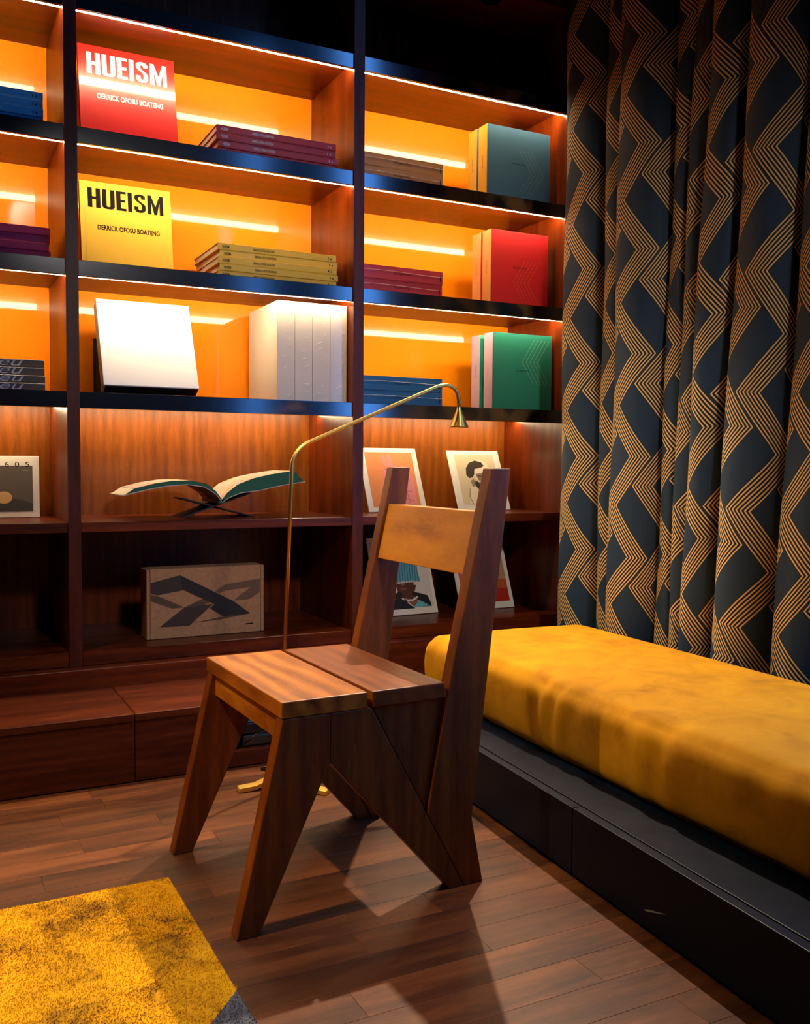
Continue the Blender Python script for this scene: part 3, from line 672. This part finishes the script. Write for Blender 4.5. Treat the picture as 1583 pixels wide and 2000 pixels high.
# ------------------------------------------------------------------ open book on a stand
def open_book():
    z0 = zD; cx, y0, y1 = -0.478, 0.13, 0.30
    st = thing('book_stand', 'black crossed book stand holding the open book', 'stand', (cx, 0.2, z0+0.0005))
    MB().prism([(-0.125, 0.0), (-0.113, 0.0), (0.120, 0.080), (0.112, 0.084)], -0.06, 0.075).build('stand_board', M['matt_black'], st)
    MB().prism([(0.120, 0.0), (0.132, 0.0), (-0.112, 0.066), (-0.120, 0.062)], -0.0605, 0.0755).build('stand_board', M['matt_black'], st)
    ob = thing('open_book', 'open art book with dark green page edges resting on the stand', 'book', (cx, 0.2, z0+0.050))
    def half(sgn, pts_top, thick):
        vs_t = [(sgn*x, z) for x, z in pts_top]; k = len(vs_t); vb = []
        for i, (x, z) in enumerate(vs_t): vb.append((x+sgn*thick[i][0], z-thick[i][1]))
        return vs_t, vb
    ylo, yhi = -0.115, 0.105
    Lt = [(0.0, 0.012), (0.020, 0.040), (0.055, 0.066), (0.105, 0.076), (0.165, 0.075), (0.225, 0.066), (0.290, 0.050)]
    Lb = [(0.0, 0.008), (0.012, 0.008), (0.05, 0.008), (0.1, 0.010), (0.165, 0.012), (0.235, 0.014), (0.315, 0.016)]
    Rt = [(0.0, 0.012), (0.018, 0.034), (0.055, 0.062), (0.11, 0.083), (0.17, 0.096), (0.22, 0.104), (0.258, 0.109)]
    def block(sgn, T, thick, name):
        top = [(sgn*x, z) for x, z in T]; bot = [(sgn*(x+thick(x)[0]), z-thick(x)[1]) for x, z in T]; n = len(top)
        edge = MB()
        for y, fl in ((ylo, False), (yhi, True)):
            vs = [(x, y, z) for x, z in top]+[(x, y, z) for x, z in bot]
            edge.add(vs, [(i, i+1, n+i+1, n+i) for i in range(n-1)])
        MB().add([(top[-1][0], ylo, top[-1][1]), (top[-1][0], yhi, top[-1][1]), (bot[-1][0], yhi, bot[-1][1]), (bot[-1][0], ylo, bot[-1][1])], [(0,1,2,3)]).build('fore_edge', M['page'], ob)
        vs = [(x, y, z) for y in (ylo, yhi) for x, z in bot]
        edge.add(vs, [(i, i+1, n+i+1, n+i) for i in range(n-1)])
        o = edge.build(name, M['green_edge'], ob)
        lf = MB(); vs = [(x, y, z+0.0008) for y in (ylo, yhi) for x, z in top]
        lf.add(vs, [(i, i+1, n+i+1, n+i) for i in range(n-1)])
        lf.build('printed_page', M['print_page'], ob, smooth=True)
        cv = MB(); vs = [(x+sgn*(0.006 if i == n-1 else 0), y, z-0.0006-h) for h in (0, 0.0025) for y in (ylo-0.004, yhi+0.004) for i, (x, z) in enumerate(bot)]
        for h in (0, 1):
            o_ = h*2*n; cv.f += [(o_+i, o_+i+1, o_+n+i+1, o_+n+i) for i in range(n-1)]; cv.m += [0]*(n-1)
        cv.f += [(i, i+1, 2*n+i+1, 2*n+i) for i in range(n-1)]+[(n+i, n+i+1, 3*n+i+1, 3*n+i) for i in range(n-1)]+[(n-1, 2*n-1, 4*n-1, 3*n-1)]
        cv.m += [0]*(2*n-1); cv.v = vs
        cv.build('cover_board', M['cover_cream'], ob)
    block(-1, Lt, lambda x: (0.030*(x/0.29), 0.006+0.014*(x/0.29)), 'page_block')
    block(1, Rt, lambda x: (0.034*(x/0.258)**0.7 if x > 0 else 0, 0.008+0.034*min(1, x/0.10)-0.006*(x/0.258)), 'page_block')
    MB().prism([(-0.012, 0.000), (0.012, 0.000), (0.006, 0.012), (-0.006, 0.012)], ylo, yhi).build('spine', M['green_edge'], ob)
M['green_edge'] = mat('green_page_edge', srgb(10,92,56), 0.55)
M['cover_cream'] = mat('cover_endpaper', srgb(196,186,168), 0.6)
def print_page():
    m = mat('printed_artwork', (0.5,0.4,0.3), 0.35); t = NT(m); co = t.coords((11, 9, 11))
    n = t.noise(co, 1.5, 6, 0.7, 2.2); c = t.ramp(n, [(0.34, srgb(48,38,34)), (0.43, srgb(240,228,212)), (0.50, srgb(216,150,96)), (0.57, srgb(244,234,224)), (0.68, srgb(110,84,120))])
    e = c.node.color_ramp
    t.l(c, t.b.inputs['Base Color']); return m
M['print_page'] = print_page()
open_book()

# ------------------------------------------------------------------ flat prints
def flatlayers(name, layers, root, mk, mats):
    mb = MB()
    for i, (pts, mi) in enumerate(layers): mb.poly([mk(a, b, 0.0004+0.00012*i) for a, b in pts], mi)
    return mb.build(name, mats, root)
def ell(cx, cy, rx, ry, n=24, a0=0, a1=360): return [(cx+rx*math.cos(math.radians(a0+(a1-a0)*k/n)), cy+ry*math.sin(math.radians(a0+(a1-a0)*k/n))) for k in range(n if a1-a0 == 360 else n+1)]
def line(pts, wd):
    out = []
    for (a, b), (c, d) in zip(pts, pts[1:]):
        l = math.hypot(c-a, d-b) or 1; nx, ny = -(d-b)/l*wd/2, (c-a)/l*wd/2
        out.append([(a+nx, b+ny), (c+nx, d+ny), (c-nx, d-ny), (a-nx, b-ny)])
    return out
def art(label, x0, y0, z, Wd, H, tilt, layers, mats, rotz=0.0, T=0.006):
    root = thing('art_print', label, 'print', (x0, y0, z+0.0008+T*math.sin(tilt)), (-tilt, 0, rotz))
    MB().box(0, Wd, 0, T, 0, H).build('white_mount', M['white'], root, 0.0012, 1)
    flatlayers('printed_image', layers, root, lambda a, b, d: (a*Wd, -d, b*H), mats)
    tt = math.tan(tilt)
    MB().prism([(T+0.0005, H*0.2), (T+0.024, (T+0.024)*tt), (T+0.028, (T+0.028)*tt), (T+0.003, H*0.5), (T+0.0005, H*0.5)], Wd*0.42, Wd*0.58, 'x').build('easel_back', M['matt_black'], root)
    return root
R_ = lambda a, b, c, d: [(a, b), (c, b), (c, d), (a, d)]
C = lambda n, *c: mat('print_'+n, srgb(*c), 0.42)
# pink figure on orange
pk = [C('orange', 236,146,92), C('pink', 240,150,152), C('rose_line', 206,96,104)]
L = [(R_(.09,.07,.91,.93), 0), ([(.33,.07),(.30,.20),(.36,.36),(.36,.56),(.38,.66),(.46,.72),(.60,.715),(.74,.66),(.83,.55),(.87,.40),(.86,.22),(.84,.07)], 1),
     ([(.40,.70),(.37,.86),(.40,.90),(.445,.80),(.455,.71)], 1), ([(.47,.71),(.47,.86),(.505,.90),(.545,.80),(.55,.71)], 1)]
for s in line([(.42,.40),(.42,.54),(.52,.54),(.60,.52),(.64,.46),(.56,.44)], .012)+line([(.34,.30),(.70,.32),(.80,.30)], .010)+line([(.36,.20),(.66,.20),(.80,.16)], .010)+line([(.70,.32),(.74,.07)], .010)+line([(.38,.66),(.52,.66),(.68,.60),(.80,.48)], .008): L.append((s, 2))
art('print of a pink figure on orange leaning behind the chair post', 0.130, 0.215, zD, 0.250, 0.268, math.radians(24), L, pk)
# monochrome portrait
bw = [C('cream', 222,206,172), C('skin_grey', 150,132,104), C('dark_grey', 62,52,42), C('pale', 240,228,198), C('mid_grey', 112,98,78)]
L = [(R_(.12,.10,.88,.93), 0), (ell(.55,.68,.20,.17), 3), ([(.28,.58),(.30,.70),(.38,.79),(.50,.83),(.62,.80),(.66,.74),(.58,.70),(.48,.69),(.44,.60),(.40,.55),(.33,.53)], 2),
     ([(.42,.54),(.46,.68),(.58,.71),(.68,.67),(.72,.58),(.68,.50),(.58,.46),(.50,.47)], 3), ([(.46,.60),(.60,.62),(.70,.58),(.68,.50),(.58,.47),(.50,.49)], 1),
     ([(.40,.50),(.50,.46),(.60,.46),(.54,.34),(.50,.30),(.42,.40)], 4), ([(.24,.10),(.30,.36),(.40,.42),(.48,.28),(.60,.40),(.74,.44),(.84,.30),(.86,.10)], 3),
     ([(.40,.44),(.50,.29),(.53,.36),(.47,.48)], 2), ([(.34,.48),(.40,.52),(.42,.40),(.36,.38)], 1)]
for s in line([(.50,.29),(.56,.10)], .012)+line([(.30,.36),(.26,.22),(.30,.10)], .010)+line([(.50,.57),(.60,.56)], .014): L.append((s, 2))
art('sepia portrait print of a person resting on one hand', 0.523, 0.215, zD, 0.246, 0.262, math.radians(24), L, bw)
# portrait with a fringed blue hat
hat = [C('studio_white', 226,222,218), C('fringe_blue', 96,168,196), C('fringe_dark', 44,104,132), C('brown_skin', 92,52,36), C('brown_light', 150,92,64), C('lips', 150,72,72), C('jacket', 24,26,34), C('pearl', 240,232,220), C('aqua', 104,196,208), C('jacket_edge', 46,48,58)]
L = [(R_(.05,.08,.95,.95), 0), ([(.36,.40),(.40,.30),(.62,.28),(.66,.44),(.70,.56),(.42,.58)], 3), ([(.36,.60),(.37,.47),(.42,.41),(.50,.40),(.60,.44),(.66,.54),(.66,.62)], 3),
     ([(.42,.50),(.46,.52),(.52,.52),(.54,.49),(.47,.465)], 5), ([(.44,.56),(.52,.57),(.53,.60),(.46,.60)], 4),
     ([(.10,.10),(.14,.28),(.30,.40),(.40,.45),(.42,.36),(.50,.22),(.62,.10)], 6), ([(.60,.44),(.72,.40),(.86,.34),(.90,.18),(.90,.12),(.74,.12),(.66,.26)], 6),
     ([(.42,.36),(.56,.27),(.66,.32),(.70,.24),(.62,.12),(.52,.24)], 4), ([(.60,.12),(.70,.26),(.88,.13)], 8)]
for k in range(10): L.append((ell(.44+.026*k, .33-.10*math.sin(math.pi*(k+1)/13)+.006*k, .022, .018, 10), 7))
L.append(([(.20,.58),(.24,.95),(.74,.95),(.78,.62),(.62,.66),(.36,.64)], 1))
for k in range(13): L.append((line([(.25+.042*k, .92), (.22+.043*k, .60+.02*abs(k-6)/6)], .006)[0], 2))
L += [(line([(.40,.45),(.50,.22)], .012)[0], 9), (ell(.28,.31,.025,.015, 8), 7)]
L = [L[0]]+[([(a, 0.06+(b-0.08)*0.64) for a, b in p], m_) for p, m_ in L[1:]]
L += [(R_(.22,.61,.77,.90), 1)]+[(R_(.25+.042*k, .60, .256+.042*k, .90), 2) for k in range(13)]
art('print of a person in a fringed blue hat and pearls on the lowest shelf', 0.160, 0.190, zE, 0.268, 0.312, math.radians(20), L, hat, math.radians(3))
rd = [C('dusk_orange', 206,92,44), C('dusk_red', 190,46,30), C('pink_bloom', 222,92,104), C('sand', 196,150,110), C('bird', 30,20,20)]
L = [(R_(.07,.09,.93,.93), 3), (R_(.07,.09,.93,.40), 0), ([(.07,.09),(.93,.09),(.93,.26),(.60,.30),(.07,.22)], 1), (ell(.22,.50,.15,.22), 2), ([(.62,.44),(.74,.47),(.86,.46),(.74,.45)], 4)]
art('red and orange print half hidden behind the near chair post', 0.520, 0.185, zE, 0.264, 0.300, math.radians(20), L, rd, math.radians(3))
# poster card in the left bay
pc = [C('card_grey', 96,84,70), C('hill_dark', 62,52,40), C('sun_tan', 226,178,112), C('pale_text', 170,150,124)]
L = [(R_(.08,.095,.895,.84), 0), ([(.08,.095),(.895,.095),(.895,.22),(.80,.26),(.60,.31),(.45,.25),(.25,.31),(.08,.27)], 1), (ell(.44,.325,.128,.098, 32), 2), (R_(.72,.765,.84,.775), 3)]
pcard = art('white poster card with a tan disc in the left bay', -1.222, 0.330, zD, 0.196, 0.203, math.radians(5), L, pc)
for k, ch in enumerate('605'):
    text('number_lettering', ch, 0.013, 0.017, M['ink'], pcard, frame((0.090+k*0.0315, -0.0012, 0.1665), (1,0,0), (0,0,1)))

# ------------------------------------------------------------------ cardboard box with a printed bookstand
def carton():
    root = thing('cardboard_box', 'flat brown cardboard box printed with a crossed stand', 'box', (-0.727, 0.100, zE+0.0008), (0, 0, math.radians(1.2)))
    Wd, H, D = 0.404, 0.232, 0.085
    kb = mat('kraft_board', srgb(178,128,84), 0.8); t = NT(kb); co = t.coords((1,1,1)); n = t.noise(co, 120, 4, 0.7)
    t.l(t.ramp(n, [(0.3, srgb(164,114,72)), (0.7, srgb(190,140,94))]), t.b.inputs['Base Color'])
    MB().box(0.012, Wd-0.012, 0, D, 0, H).build('tray', kb, root, 0.0015, 1)
    MB().box(0.0, 0.0112, 0.0005, D, 0, H-0.001).build('side_flap', kb, root, 0.0015, 1)
    MB().box(Wd-0.0112, Wd, 0.0005, D, 0, H-0.001).build('side_flap', kb, root, 0.0015, 1)
    mats = [mat('print_black', srgb(34,27,21), 0.7), mat('print_shadow', srgb(92,68,46), 0.8), mat('print_mid', srgb(60,46,33), 0.75), mat('print_light', srgb(112,84,60), 0.8)]
    q = lambda *p: [((a-150)/1210, (890-b)/760) for a, b in p]          # from a sketch of the printed face
    L = [(q((190,275),(482,205),(560,250),(520,372),(255,412),(190,390)), 2), (q((190,400),(260,420),(525,560),(400,566),(190,470)), 1),
         (q((840,400),(945,335),(1316,288),(1316,370),(945,402),(880,430)), 3), (q((1225,372),(1316,360),(1316,440),(1205,515),(1025,522)), 3),
         (q((525,560),(715,475),(790,520),(735,545),(620,560)), 1), (q((275,760),(525,560),(820,542),(570,768)), 2), (q((600,740),(930,690),(1212,678),(900,720)), 1),
         (q((482,205),(1030,525),(830,545),(520,372)), 0), (q((1030,525),(1212,678),(920,690),(785,590),(830,545)), 0)]
    flatlayers('printed_image', L, root, lambda a, b, d: (a*Wd, -d, b*H), mats)
    MB().poly([(0.335, -0.0006, 0.0275), (0.365, -0.0006, 0.0282), (0.365, -0.0006, 0.0318), (0.335, -0.0006, 0.0310)]).build('printed_mark', M['ink'], root)
carton()

# ------------------------------------------------------------------ power adapters in the niche of the step
ad = thing('power_adapter', 'black power adapter on top of the other in the step niche', 'adapter', (-0.505, -0.325, 0.0825))
MB().box(-0.055, 0.055, -0.045, 0.045, 0, 0.034).build('case', M['black'], ad, 0.004, 2)
MB().box(-0.05, 0.05, -0.04, 0.04, 0.0345, 0.036).build('pale_top', mat('grey_plate', srgb(150,150,152), 0.4), ad)  # thin pale grey sheet over the top of the case
ad2 = thing('power_adapter', 'dark grey power adapter lying under the other in the step niche', 'adapter', (-0.490, -0.325, 0.0458))
MB().box(-0.06, 0.06, -0.05, 0.05, 0, 0.035).build('case', mat('dark_grey_plastic', srgb(40,40,42), 0.3), ad2, 0.007, 3)
MB().tube([(-0.06, -0.02, 0.02), (-0.075, -0.035, 0.016), (-0.085, -0.02, 0.006)], 0.004, 8).build('strain_relief', M['black'], ad2)
pts = [(-0.548, -0.383, 0.062), (-0.540, -0.402, 0.075), (-0.515, -0.404, 0.092), (-0.480, -0.403, 0.094), (-0.44, -0.403, 0.085), (-0.42, -0.41, 0.03), (-0.45, -0.44, 0.0035), (-0.52, -0.45, 0.0035), (-0.50, -0.50, 0.0035), (-0.49, -0.57, 0.0035)]
sm = []
for i in range(len(pts)-1):
    p = [Vector(pts[max(0, min(len(pts)-1, i+k))]) for k in (-1, 0, 1, 2)]
    for j in range(6):
        t = j/6; sm.append(0.5*((2*p[1])+(-p[0]+p[2])*t+(2*p[0]-5*p[1]+4*p[2]-p[3])*t*t+(-p[0]+3*p[1]-3*p[2]+p[3])*t**3))
MB().tube([(v.x+0.522, v.y+0.61, v.z) for v in sm], 0.0026, 8).build('power_cord', M['black'], bpy.data.objects['floor_lamp'], smooth=True)['label'] = 'thin black cord'
